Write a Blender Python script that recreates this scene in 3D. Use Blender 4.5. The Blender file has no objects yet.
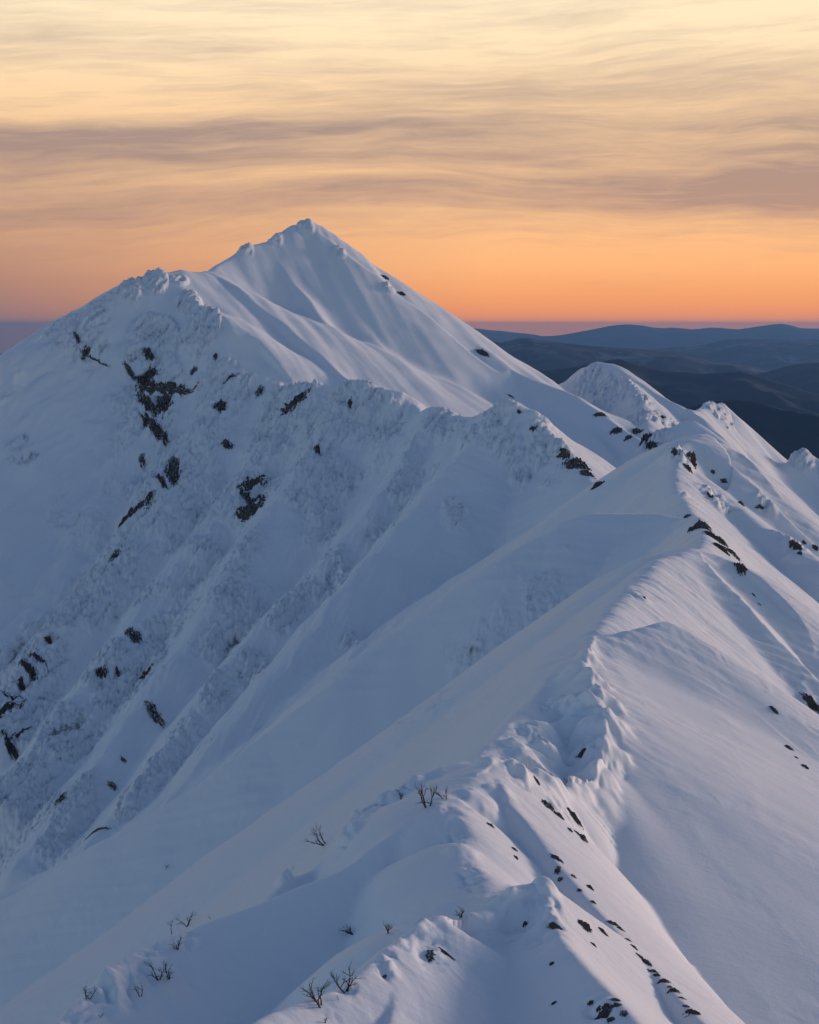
import bpy, math, random
import numpy as np
from concurrent.futures import ThreadPoolExecutor

S = bpy.context.scene
COL = S.collection
R = math.radians

# ------------------------------------------------------------------ camera
FPX, CX, CY, HOR = 1500.0, 409.5, 512.0, 325.0
PITCH = math.atan((CY - HOR) / FPX)
cam_d = bpy.data.cameras.new('camera')
cam_d.sensor_fit = 'VERTICAL'; cam_d.sensor_height = 36.0; cam_d.lens = 36.0 * FPX / 1024.0
cam_d.clip_start = 1.0; cam_d.clip_end = 400000.0
cam = bpy.data.objects.new('camera', cam_d); COL.objects.link(cam)
cam.location = (0, 0, 0); cam.rotation_euler = (math.pi / 2 - PITCH, 0, 0)
S.camera = cam

# ------------------------------------------------------------------ light
SUN_EL, SUN_AZ = R(5.0), R(60.0)          # azimuth clockwise from +Y (the view direction)
sd = bpy.data.lights.new('sun', 'SUN'); sd.energy = 2.05; sd.angle = R(11.0); sd.color = (1.0, 0.76, 0.66)
sun = bpy.data.objects.new('sun', sd); COL.objects.link(sun)
sun.rotation_euler = (math.pi / 2 - SUN_EL, 0, math.pi - SUN_AZ)

w = bpy.data.worlds.new('World'); S.world = w; w.use_nodes = True
nt = w.node_tree; nt.nodes.clear()

class G:
    """small helper for node graphs"""
    def __init__(s, nt): s.nt = nt
    def n(s, t, **k):
        o = s.nt.nodes.new(t)
        for a, b in k.items(): setattr(o, a, b)
        return o
    def put(s, sock, v):
        if isinstance(v, bpy.types.NodeSocket): s.nt.links.new(v, sock)
        elif v is not None: sock.default_value = v
    def m(s, op, a, b=None, c=None, clamp=False):
        o = s.n('ShaderNodeMath', operation=op, use_clamp=clamp)
        for i, v in enumerate((a, b, c)): s.put(o.inputs[i], v) if v is not None else None
        return o.outputs[0]
    def noise(s, vec, scale, detail=4, rough=0.5, dist=0.0, dims='3D'):
        o = s.n('ShaderNodeTexNoise', noise_dimensions=dims)
        s.put(o.inputs['Vector'], vec); o.inputs['Scale'].default_value = scale
        o.inputs['Detail'].default_value = detail; o.inputs['Roughness'].default_value = rough
        o.inputs['Distortion'].default_value = dist
        return o.outputs['Fac']
    def ramp(s, fac, stops, interp='LINEAR'):
        o = s.n('ShaderNodeValToRGB'); s.put(o.inputs[0], fac); cr = o.color_ramp; cr.interpolation = interp
        while len(cr.elements) > 1: cr.elements.remove(cr.elements[-1])
        for i, (p, c) in enumerate(stops):
            e = cr.elements[0] if i == 0 else cr.elements.new(p)
            e.position = p; e.color = (c[0], c[1], c[2], 1) if hasattr(c, '__len__') else (c, c, c, 1)
        return o.outputs[0]
    def mix(s, f, a, b, blend='MIX'):
        o = s.n('ShaderNodeMix', data_type='RGBA', blend_type=blend); s.put(o.inputs[0], f)
        for sock, v in ((o.inputs[6], a), (o.inputs[7], b)):
            if isinstance(v, bpy.types.NodeSocket): s.nt.links.new(v, sock)
            else: sock.default_value = (v[0], v[1], v[2], 1)
        return o.outputs[2]
    def sep(s, v): o = s.n('ShaderNodeSeparateXYZ'); s.put(o.inputs[0], v); return o.outputs
    def comb(s, x, y, z):
        o = s.n('ShaderNodeCombineXYZ')
        for i, v in enumerate((x, y, z)): s.put(o.inputs[i], v)
        return o.outputs[0]

def L(r, g, b):                            # sRGB 0-255 to linear
    f = lambda c: (c / 255 / 12.92) if c / 255 <= .04045 else ((c / 255 + .055) / 1.055) ** 2.4
    return (f(r), f(g), f(b))

g = G(nt)
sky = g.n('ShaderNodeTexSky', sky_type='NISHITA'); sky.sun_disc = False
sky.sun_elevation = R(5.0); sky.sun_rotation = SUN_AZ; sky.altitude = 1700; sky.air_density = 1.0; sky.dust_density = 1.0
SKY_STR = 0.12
tc = g.n('ShaderNodeTexCoord')
dx, dy, dz = g.sep(tc.outputs['Generated'])
up = g.m('MAXIMUM', dz, 0.0)
el = g.m('MULTIPLY', g.m('ARCSINE', dz), 180 / math.pi)       # elevation in degrees
e01 = g.m('DIVIDE', el, 16.0, clamp=True)
# glow of the sunset by elevation (the air itself), warm side only
glow = g.ramp(e01, [(0.0, L(238, 150, 104)), (0.03, L(244, 152, 100)), (0.07, L(248, 164, 104)), (0.14, L(254, 182, 122)), (0.28, L(246, 194, 142)),
                    (0.50, L(248, 208, 162)), (0.64, L(253, 226, 186)), (0.72, L(255, 232, 194)), (0.86, L(249, 224, 194)), (1.0, L(240, 216, 192))])
az = g.m('ARCTAN2', dx, dy)                                    # 0 ahead, positive to the right
azd = g.m('MULTIPLY', az, 180 / math.pi)
# broad soft sheets of altostratus, drawn out level
w0 = g.noise(g.comb(g.m('MULTIPLY', azd, 0.05), g.m('MULTIPLY', el, 0.12), 5.2), 1.0, 3, 0.5)
elx = g.m('ADD', el, g.m('MULTIPLY', g.m('SUBTRACT', w0, 0.5), 3.2))
elx = g.m('ADD', elx, g.m('MULTIPLY', azd, -0.025))
n1 = g.noise(g.comb(g.m('MULTIPLY', azd, 0.055), g.m('MULTIPLY', elx, 0.50), 2.2), 1.0, 4, 0.5, 0.3)
n2 = g.noise(g.comb(g.m('MULTIPLY', azd, 0.13), g.m('MULTIPLY', elx, 1.7), 7.7), 1.0, 5, 0.55, 0.5)
n3 = g.noise(g.comb(g.m('MULTIPLY', azd, 0.5), g.m('MULTIPLY', elx, 4.5), 1.7), 1.0, 4, 0.6, 0.6)
rgt = g.m('DIVIDE', g.m('ADD', azd, 6.0), 20.0, clamp=True)          # the grey bank thickens to the right
bandl = g.ramp(g.m('DIVIDE', elx, 16.0, clamp=True), [(0.0, 0.0), (0.16, 0.05), (0.24, 0.3), (0.29, 0.5), (0.33, 0.25), (0.37, 0.75), (0.42, 0.6), (0.46, 0.85), (0.50, 0.2), (0.58, 0.12), (0.63, 0.3), (0.70, 0.05), (0.80, 0.15), (0.85, 0.7), (0.92, 0.55), (1.0, 0.8)])
bandr = g.ramp(g.m('DIVIDE', elx, 16.0, clamp=True), [(0.0, 0.0), (0.13, 0.0), (0.20, 0.35), (0.25, 0.95), (0.35, 0.90), (0.40, 0.65), (0.44, 0.85), (0.49, 0.35), (0.54, 0.05), (0.66, 0.0), (0.76, 0.10), (0.86, 0.1), (0.95, 0.45), (1.0, 0.8)])
band = g.m('ADD', g.m('MULTIPLY', bandr, rgt), g.m('MULTIPLY', bandl, g.m('SUBTRACT', 1.0, rgt)))
tex = g.m('ADD', g.m('ADD', g.m('MULTIPLY', g.m('SUBTRACT', n1, 0.5), 1.5), g.m('MULTIPLY', g.m('SUBTRACT', n2, 0.5), 1.1)), g.m('MULTIPLY', g.m('SUBTRACT', n3, 0.5), 0.55))
cl = g.m('ADD', band, tex)
cl = g.m('MULTIPLY', cl, g.m('DIVIDE', g.m('SUBTRACT', el, 0.8), 2.5, clamp=True))
cl = g.m('MAXIMUM', cl, 0.0); cl = g.m('MINIMUM', cl, 1.0)
ccol = g.ramp(e01, [(0.0, L(190, 130, 112)), (0.2, L(182, 142, 126)), (0.45, L(162, 140, 132)), (0.8, L(192, 172, 158)), (1.0, L(194, 178, 166))])
warm = g.mix(g.m('MULTIPLY', cl, 0.92), glow, ccol)
# duller towards the left (away from the sun)
lft = g.m('MULTIPLY', g.m('SUBTRACT', 3.0, azd), 0.045, clamp=True)
lowm = g.m('SUBTRACT', 1.0, g.m('DIVIDE', el, 8.0), clamp=True)
warm = g.mix(g.m('MULTIPLY', g.m('MULTIPLY', lft, lowm), 1.1, clamp=True), warm, L(140, 116, 118))
# blue dome of the Nishita sky above and away from the sunset
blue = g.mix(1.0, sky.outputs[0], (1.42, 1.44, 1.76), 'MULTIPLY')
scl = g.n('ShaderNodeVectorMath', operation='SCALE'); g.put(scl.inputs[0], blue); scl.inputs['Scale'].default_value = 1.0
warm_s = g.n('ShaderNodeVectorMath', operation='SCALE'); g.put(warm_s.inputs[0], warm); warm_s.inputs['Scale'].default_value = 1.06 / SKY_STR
felev = g.m('SUBTRACT', 1.0, g.m('DIVIDE', g.m('SUBTRACT', el, 13.0), 14.0, clamp=True))
faz = g.m('SUBTRACT', 1.0, g.m('DIVIDE', g.m('SUBTRACT', g.m('ABSOLUTE', g.m('SUBTRACT', azd, 20.0)), 38.0), 45.0, clamp=True))
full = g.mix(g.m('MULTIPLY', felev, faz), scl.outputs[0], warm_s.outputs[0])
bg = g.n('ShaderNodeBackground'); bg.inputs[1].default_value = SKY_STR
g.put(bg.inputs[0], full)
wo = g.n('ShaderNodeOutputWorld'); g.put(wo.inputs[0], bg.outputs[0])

S.view_settings.view_transform = 'Standard'; S.view_settings.look = 'None'
S.view_settings.exposure = 0.0; S.view_settings.gamma = 1.0; S.view_settings.use_curve_mapping = False
S.render.engine = 'CYCLES'
S.cycles.use_denoising = True; S.cycles.max_bounces = 5; S.cycles.diffuse_bounces = 3; S.cycles.volume_bounces = 0

# ------------------------------------------------------------------ noise
_rng = np.random.RandomState(11)
_P = _rng.permutation(256).astype(np.int32); _P = np.concatenate([_P, _P])
_A = _rng.rand(256) * 2 * math.pi
_GX = np.cos(_A).astype(np.float32); _GY = np.sin(_A).astype(np.float32)

def perlin(x, y, seed=0):
    x = np.asarray(x, np.float32) + np.float32(seed * 17.31); y = np.asarray(y, np.float32) + np.float32(seed * 7.77)
    xf = np.floor(x); yf = np.floor(y)
    xi = xf.astype(np.int32) & 255; yi = yf.astype(np.int32) & 255
    fx = x - xf; fy = y - yf
    u = fx * fx * fx * (fx * (fx * 6 - 15) + 10); v = fy * fy * fy * (fy * (fy * 6 - 15) + 10)
    xi1 = (xi + 1) & 255; yi1 = (yi + 1) & 255
    def gr(a, b, dx, dy):
        h = _P[_P[a] + b]
        return _GX[h] * dx + _GY[h] * dy
    n00 = gr(xi, yi, fx, fy); n10 = gr(xi1, yi, fx - 1, fy)
    n01 = gr(xi, yi1, fx, fy - 1); n11 = gr(xi1, yi1, fx - 1, fy - 1)
    a = n00 + u * (n10 - n00); b = n01 + u * (n11 - n01)
    return (a + v * (b - a)) * np.float32(1.5)

def fbm(x, y, o=4, seed=0, gain=0.5, lac=2.03):
    r = 0; a = 1.0; t = 0
    for i in range(o):
        r = r + a * perlin(x, y, seed + i * 3); t += a
        x = x * lac; y = y * lac; a *= gain
    return r / t

def ridged(x, y, o=4, seed=0, gain=0.5):
    r = 0; a = 1.0; t = 0
    for i in range(o):
        r = r + a * (1 - 2 * np.abs(perlin(x, y, seed + i * 5))); t += a
        x = x * 2.07; y = y * 2.07; a *= gain
    return r / t

def sstep(a, b, x):
    t = np.clip((x - a) / (b - a), 0, 1)
    return t * t * (3 - 2 * t)

# ------------------------------------------------------------------ where things stand
CP, SP = math.cos(PITCH), math.sin(PITCH)
def P(px, py, Y):
    """world point that lies Y metres ahead of the camera in the direction measured on the photograph"""
    a = (px - CX) / FPX; b = -(py - CY) / FPX
    dy = CP + b * SP; dz = -SP + b * CP
    return (a / dy * Y, Y, dz / dy * Y)

RIDGES = []
def ridge(name, pts, sl, sr, r=0.01, fl=0.0, rough=0.0, crest=0.0, lip=0.0, rs='B', w=None, ex=0.8, sm=0, cap=1.1):
    """a crest line; sl / sr: fall of the flank left / right of its direction; r: rounding (share of distance)"""
    q = np.array([p[1:] if p[0] == 'w' else P(*p) for p in pts], np.float64)
    if len(q) > 2:                                   # rounded through its points (Catmull-Rom)
        e = np.vstack([2 * q[0] - q[1], q, 2 * q[-1] - q[-2]]); out = []
        for i in range(1, len(e) - 2):
            for t in (0.0, 1 / 3, 2 / 3):
                a, b, c, d = e[i - 1], e[i], e[i + 1], e[i + 2]
                out.append(0.5 * (2 * b + (c - a) * t + (2 * a - 5 * b + 4 * c - d) * t * t + (3 * b - a - 3 * c + d) * t ** 3))
        q = np.array(out + [q[-1]])
    for _ in range(sm): q[1:-1] = (q[:-2] + 2 * q[1:-1] + q[2:]) / 4
    RIDGES.append(dict(name=name, p=np.array(q, np.float64), sl=sl, sr=sr, r=r, fl=fl, rough=rough, crest=crest, lip=lip, rs=rs, w=w, ex=ex, cap=cap))

# main crest, from under the camera down to the foreground and up to the far saddle
ridge('approach', [('w', 0, -30, -6), ('w', 0, 2, -2.5), ('w', 0, 14, -9), ('w', -1, 30, -19), ('w', -1.5, 50, -30), ('w', -2.0, 66, -37),
               (388, 1020, 78), (392, 990, 82), (398, 962, 86), (404, 940, 89)], .75, .55, .004)
ridge('apron', [(486, 921, 93.6), (492, 950, 91), (508, 990, 86), (530, 1040, 80.5), (560, 1100, 74)], .40, .45, .03, w=9, ex=.9)
ridge('tip_rim', [(404, 940, 89), (415, 930, 90), (440, 922, 91.5), (478, 916, 94), (500, 904, 95.5), (520, 893, 97), (547, 885, 98)], .30, .95, .006, lip=1.6, w=5)
ridge('tip', [(547, 885, 98), (553, 905, 95), (560, 936, 90), (580, 962, 86), (612, 995, 81), (650, 1040, 76), (720, 1120, 68)], .85, .55, .006)
ridge('step', [(497, 906, 96), (482, 876, 101), (460, 850, 106), (470, 838, 109), (456, 812, 113), (444, 800, 116), (462, 790, 119), (478, 776, 123), (492, 764, 127)], .24, .66, .012, w=6)
ridge('plinth', [(478, 776, 123), (500, 766, 127), (520, 772, 129), (536, 782, 130), (552, 776, 132), (575, 783, 135), (598, 776, 138), (607, 752, 145)], .35, 1.0, .008, lip=.8, w=5)
ridge('edge', [(498, 782, 123), (508, 803, 119), (527, 824, 116), (552, 858, 111.5), (578, 887, 108), (606, 920, 103.5), (640, 955, 99), (668, 985, 94), (700, 1020, 89), (760, 1090, 80)], .62, .95, .004, rough=.3, w=9)
ridge('back', [(500, 765, 129), (470, 762, 130), (440, 768, 128), (412, 784, 126), (382, 801, 124), (358, 820, 121), (345, 852, 117), (318, 872, 114), (290, 884, 112), (250, 925, 106)], .60, 1.0, .006, rough=.9)
ridge('cornice_top', [(607, 752, 145), (610, 722, 151), (598, 690, 159), (586, 668, 168), (594, 642, 182)], .25, 1.5, .003, w=7, cap=.3)
ridge('cornice', [(607, 752, 145), (610, 722, 151), (598, 690, 159), (586, 668, 168), (594, 642, 182)], .80, .47, .010, rough=.9, rs='L', lip=.8, cap=.4)
ridge('cornice_left', [(492, 764, 129), (480, 753, 137), (500, 735, 143), (530, 703, 157), (560, 672, 170), (592, 643, 182)], .85, .2, .006, rough=.7, w=6, ex=1.8, cap=.5)
ridge('crest', [(592, 643, 182), (612, 612, 200), (640, 578, 224), (662, 560, 240),
               (690, 552, 254), (702, 540, 285), (697, 520, 330), (684, 500, 375), (677, 478, 410), (674, 452, 440), (690, 439, 455)], .82, .80, .006, rough=.25)
ridge('lobe', [(594, 642, 182), (630, 634, 186), (655, 626, 190), (668, 622, 192)], .9, .60, .008)
ridge('lobe_spur', [(668, 622, 192), (700, 652, 189), (740, 690, 184), (790, 735, 178), (860, 790, 170)], .75, .60, .05)
ridge('right_spur', [(684, 551, 254), (698, 553, 256), (714, 560, 255), (745, 588, 250), (780, 622, 243), (819, 664, 234), (870, 715, 224), (980, 820, 205)], .85, .60, .045, cap=.62)
# spurs that run down to the left in the foreground
ridge('spur_near', [(458, 803, 116), (430, 812, 115), (410, 826, 113), (380, 846, 110), (350, 869, 107.5), (300, 889, 105), (250, 909, 102.5), (190, 930, 99.5), (150, 944, 97), (110, 972, 93), (65, 1019, 87), (10, 1080, 80)], .42, 1.1, .004, cap=1.4)
ridge('spur_low', [(440, 922, 91), (412, 934, 89), (385, 948, 86), (345, 985, 80.5), (300, 1004, 77.5), (255, 1024, 74), (200, 1075, 68)], .5, 1.1, .006)
ridge('spur_great', [(690, 520, 335), (655, 513, 347), (610, 513, 350), (574, 517, 348), (548, 532, 344), (512, 550, 339), (477, 573, 334), (440, 598, 329), (400, 626, 324), (330, 675, 314),
               (275, 724, 310), (235, 762, 307), (190, 800, 304), (125, 834, 299), (60, 866, 294), (0, 893, 290), (-120, 945, 278)], .56, 1.7, .010, sm=3, cap=1.4)
# the saddle and the middle peaks
ridge('saddle', [(677, 440, 455), (655, 452, 480), (640, 466, 500), (618, 483, 530), (603, 490, 560)], .7, .8, .006)
ridge('mid_peak', [(603, 492, 560), (582, 468, 590), (562, 448, 620), (540, 425, 640), (518, 407, 655), (505, 404, 660), (488, 412, 668), (466, 420, 680), (448, 412, 690), (432, 407, 696), (420, 414, 704), (406, 404, 716), (395, 395, 724)], .70, .72, .006, rough=.4)
ridge('high_crest', [(395, 395, 724), (372, 387, 734), (350, 385, 742), (325, 384, 748), (300, 390, 755), (285, 387, 760), (270, 382, 768), (256, 368, 782), (245, 352, 796), (235, 325, 815), (218, 311, 830), (196, 303, 845), (178, 292, 860), (168, 280, 872), (158, 274, 880)],
      .66, .55, .003, rough=.9, rs='L')
ridge('left_skyline', [(158, 274, 880), (180, 271, 905), (207, 273, 930)], .6, .5, .005)
ridge('left_skyline2', [(158, 274, 880), (140, 280, 868), (118, 294, 850), (100, 303, 838), (70, 322, 815), (40, 341, 790), (0, 362, 760), (-60, 395, 720), (-200, 470, 640)], .70, .60, .010, rough=.6)
ridge('summit_left', [(207, 273, 930), (222, 264, 960), (236, 252, 985), (250, 245, 1000), (275, 237, 1022), (292, 226, 1040), (308, 221, 1055)], .8, .64, .002)
ridge('summit_right', [(308, 221, 1055), (322, 231, 1052), (334, 243, 1048), (352, 258, 1042), (380, 282, 1030), (400, 294, 1022), (428, 316, 1008), (455, 334, 994), (480, 350, 980), (512, 371, 955), (545, 385, 930), (575, 398, 900), (600, 412, 870), (625, 432, 835), (648, 448, 800), (665, 470, 760)],
      .85, .60, .003)
# ribs on the summit face
ridge('rib_edge', [(213, 276, 925), (236, 286, 905), (262, 306, 880), (300, 338, 845), (332, 366, 815), (352, 381, 790)], .45, .95, .0015)
ridge('rib_mid', [(290, 232, 1036), (318, 270, 1000), (346, 310, 960), (380, 348, 918), (408, 386, 872), (425, 410, 840)], .80, .62, .002)
ridge('rib_mid2', [(265, 243, 1010), (290, 275, 975), (320, 318, 925), (350, 350, 890), (375, 378, 860)], .9, .8, .002)
ridge('rib_far', [(480, 350, 980), (500, 390, 920), (512, 412, 880), (530, 440, 830)], .5, .5, .003)
ridge('rib_far2', [(575, 398, 900), (600, 440, 830), (622, 470, 780)], .5, .5, .003)
# ribs of the dark left face
F = dict(sl=.66, sr=.62, r=.007, fl=.5, rough=1.0)
ridge('rib_a', [(160, 285, 878), (155, 330, 830), (150, 380, 780), (128, 440, 730), (90, 520, 670), (40, 600, 610), (-20, 680, 560)], .60, 1.15, .006, rough=.9, sm=8)
ridge('rib_b', [(245, 355, 796), (222, 400, 755), (180, 445, 715), (150, 500, 670), (110, 560, 630), (60, 620, 590), (20, 670, 560), (-20, 730, 520)], .60, 1.15, .006, rough=1.0, sm=8)
ridge('rib_c', [(300, 390, 755), (270, 440, 712), (240, 490, 670), (190, 550, 625), (150, 600, 590), (110, 660, 550), (60, 720, 515), (0, 800, 465)], .60, 1.15, .006, rough=1.0, sm=8)
ridge('rib_d', [(350, 386, 742), (330, 430, 700), (285, 490, 650), (250, 540, 610), (215, 600, 570), (170, 670, 525), (110, 745, 480), (60, 810, 445), (20, 870, 415)], .60, 1.15, .006, rough=.9, sm=8)
ridge('rib_e', [(432, 407, 696), (412, 450, 655), (375, 505, 610), (330, 560, 570), (284, 605, 540), (235, 665, 500), (185, 725, 465), (140, 790, 430), (95, 840, 405), (40, 900, 380)], .60, 1.15, .006, rough=.7, sm=8)
ridge('rib_f', [(505, 405, 660), (470, 450, 620), (425, 500, 580), (385, 540, 550), (345, 590, 515), (300, 640, 480), (250, 700, 450), (200, 765, 420), (150, 830, 395)], .60, 1.15, .006, rough=.5, sm=8)
# peaks to the right
ridge('peak_round', [(655, 446, 800), (650, 430, 880), (640, 400, 980), (628, 378, 1060), (612, 365, 1110), (600, 363, 1130), (585, 368, 1150), (566, 380, 1170), (552, 388, 1180)], 1.1, .75, .005)
ridge('peak_round_b', [(628, 378, 1060), (650, 392, 1040), (672, 404, 1020), (690, 412, 1010), (712, 432, 960), (740, 462, 900)], 1.3, .75, .006)
ridge('peak_second', [(690, 412, 1010), (706, 406, 1100), (722, 404, 1150), (738, 424, 1140), (748, 445, 1120), (766, 466, 1090), (780, 478, 1080)], 2.2, .95, .004, cap=1.8)
ridge('peak_second_rib', [(722, 404, 1150), (730, 430, 1100), (752, 462, 1030), (780, 492, 960)], .9, .8, .006, cap=1.6)
ridge('peak_round_rib', [(600, 363, 1130), (606, 380, 1100), (622, 402, 1040), (640, 425, 980), (655, 440, 930)], .7, .8, .004)
ridge('peak_round_rib', [(585, 368, 1150), (588, 385, 1110), (600, 405, 1050), (612, 420, 1000)], .7, .8, .004)
ridge('peak_third', [(778, 470, 1080), (785, 466, 1085), (795, 456, 1100), (804, 452, 1110), (819, 462, 1100), (860, 500, 1050), (960, 580, 980)], 1.5, .9, .004)
ridge('shoulder', [(690, 439, 455), (700, 436, 470), (720, 452, 468), (745, 474, 458), (780, 503, 446), (819, 540, 432), (900, 610, 405), (1000, 700, 370)], .9, .72, .02)
ridge('shoulder_b', [(690, 418, 800), (720, 440, 780), (755, 474, 740), (800, 512, 700), (860, 565, 660)], 1.1, .65, .01)
ridge('gully_rib', [(690, 470, 430), (715, 490, 420), (745, 515, 405), (780, 540, 390), (819, 566, 375), (900, 640, 345)], .8, .62, .010)

BASE_Z = -1500.0

def ridge_eval(rd, x, y, nz):
    """height of one crest with its two flanks at x, y, and how near and on which side of it the point lies"""
    p = rd['p']; n = len(p) - 1; Ym = float(np.median(p[:, 1])); rr = rd['r'] * Ym
    x = x.astype(np.float32); y = y.astype(np.float32)
    geo = []; bd = np.full(x.shape, 1e12, np.float32); bs = np.zeros(x.shape, np.float32); bc = np.ones(x.shape, np.float32)
    for i in range(n):
        ax, ay, az_ = p[i]; bx, by, bz = p[i + 1]
        ex, ey = bx - ax, by - ay; l = math.hypot(ex, ey); ex /= l; ey /= l
        rx = x - np.float32(ax); ry = y - np.float32(ay)
        tl = rx * np.float32(ex) + ry * np.float32(ey); sg = np.float32(ex) * ry - np.float32(ey) * rx
        o = tl - np.clip(tl, 0, np.float32(l)); d2 = sg * sg + o * o
        m = d2 < bd
        zn = np.where(m, np.float32(az_) + np.float32((bz - az_) / l) * np.clip(tl, 0, np.float32(l)), zn if i else 0)
        bd = np.where(m, d2, bd); bs = np.where(m, np.where(sg > 0, np.float32(1), np.float32(0)), bs)
        cc = np.abs(sg) / (np.sqrt(d2) + 1e-6)
        if i == 0: cc = np.where(tl < 0, cc, 1)
        elif i == n - 1: cc = np.where(tl > l, cc, 1)
        else: cc = 1.0
        bc = np.where(m, cc, bc)
        geo.append((tl, np.abs(sg), np.float32(l), az_, (az_ - bz) / l))
    sl = rd['sr'] + (rd['sl'] - rd['sr']) * bs
    sl = (rd['cap'] + (sl - rd['cap']) * sstep(0.2, 0.98, bc)).astype(np.float32)
    hb = np.full(x.shape, -1e9, np.float32); db = np.zeros(x.shape, np.float32)
    for tl, dp, l, az_, gr in geo:
        ga = np.minimum(abs(gr), sl * 0.93) * (1 if gr > 0 else -1)
        r2 = np.float32(rr * rr); sg_ = np.sqrt(sl * sl - ga * ga)
        tau = np.clip(tl - ga * np.sqrt(dp * dp + r2) / sg_, 0, l)         # the crest point whose flank stands highest here
        d2 = dp * dp + (tl - tau) ** 2; d = np.sqrt(d2)
        hi = np.float32(az_) - np.float32(gr) * tau - sl * np.sqrt(d2 + r2) + np.float32(rr) * sg_
        m = hi > hb
        hb = np.where(m, hi, hb); db = np.where(m, d, db)
    dn = np.sqrt(bd); hb = np.minimum(hb, zn + 0.9 * np.maximum(0, dn - np.float32(0.012 * Ym)))                      # no flank stands above its own crest
    d = db; side = bs * np.where(bc < 1, sstep(0, .7, bc), 1)
    if rd['w']:
        e = (d - rd['w']) / (0.3 * rd['w'])
        hb = hb - rd['ex'] * 0.3 * rd['w'] * np.where(e > 30, e, np.logaddexp(0, np.minimum(e, 30)))
    if rd['lip']:
        f = np.exp(-d / (abs(rd['lip']) * 3)) * (nz - 1)
        hb = hb - rd['lip'] * (1 + f) * (1 - side) * sstep(0.05, 1.0, d / (abs(rd['lip']) * 0.5) + f * 1.5) * sstep(0.2, .7, bc)
    return hb, d, side, Ym

def smax(a, b, k):
    h = np.clip(0.5 + 0.5 * (a - b) / k, 0, 1)
    return b + (a - b) * h + k * h * (1 - h), h

def macro(x, y):
    """height and roughness of the snow mountain"""
    dist = np.sqrt(x * x + y * y) + 1.0
    # gentle warp so no crest or flank is ruler-straight
    wl = 1 + 1.6 * sstep(250, 600, dist)
    wx = x + dist * 0.0045 * fbm(x / 26 / wl, y / 26 / wl, 3, 41)
    wy = y + dist * 0.0045 * fbm(x / 26 / wl, y / 26 / wl, 3, 57)
    h = None; ro = None
    nz = 0.6 + 0.8 * sstep(-.5, .6, perlin(x / 3.1, y / 3.1, 8))
    for i, rd in enumerate(RIDGES):
        hi, d, s, Ym = ridge_eval(rd, wx, wy, nz)
        rg = rd['rough'] * np.exp(-d / (Ym * 0.10)) * (1.0 if rd['rs'] == 'B' else (s if rd['rs'] == 'L' else 1 - s))
        if h is None: h, ro = hi, rg
        else:
            k = (0.004 + 0.003 * sstep(350, 600, dist) * sstep(60, -20, x) * sstep(830, 740, dist)) * dist
            h, wgt = smax(h, hi, k); ro = ro * wgt + rg * (1 - wgt)
    return h, ro, dist

def hit(pts, fn, y0=60.0, y1=1400.0, n=1500):
    """where the line of sight through each photograph point first meets the ground"""
    ys = np.exp(np.linspace(math.log(y0), math.log(y1), n)); pts = np.array(pts, float)
    a = (pts[:, 0] - CX) / FPX; b = -(pts[:, 1] - CY) / FPX
    dy = CP + b * SP; dz = -SP + b * CP
    X = (a / dy)[:, None] * ys[None]; Y = np.repeat(ys[None], len(pts), 0); Zr = (dz / dy)[:, None] * ys[None]
    H = eval_threaded(lambda u, v: fn(u, v), X, Y)[0]
    below = Zr <= H; k = np.argmax(below, 1); k = np.maximum(k, 1); i = np.arange(len(pts))
    d0 = Zr[i, k - 1] - H[i, k - 1]; d1 = Zr[i, k] - H[i, k]; t = np.clip(d0 / (d0 - d1 + 1e-9), 0, 1)
    Yh = ys[k - 1] + t * (ys[k] - ys[k - 1]); ok = below.any(1)
    return (a / dy) * Yh, Yh, ok

def eval_threaded(fn, x, y, chunk=60000):
    n = x.size; xs = x.ravel(); ys = y.ravel()
    parts = [(i, min(n, i + chunk)) for i in range(0, n, chunk)]
    with ThreadPoolExecutor(4) as ex:
        res = list(ex.map(lambda ab: fn(xs[ab[0]:ab[1]], ys[ab[0]:ab[1]]), parts))
    return [np.concatenate([r[k] for r in res]).reshape(x.shape) for k in range(len(res[0]))]

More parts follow.
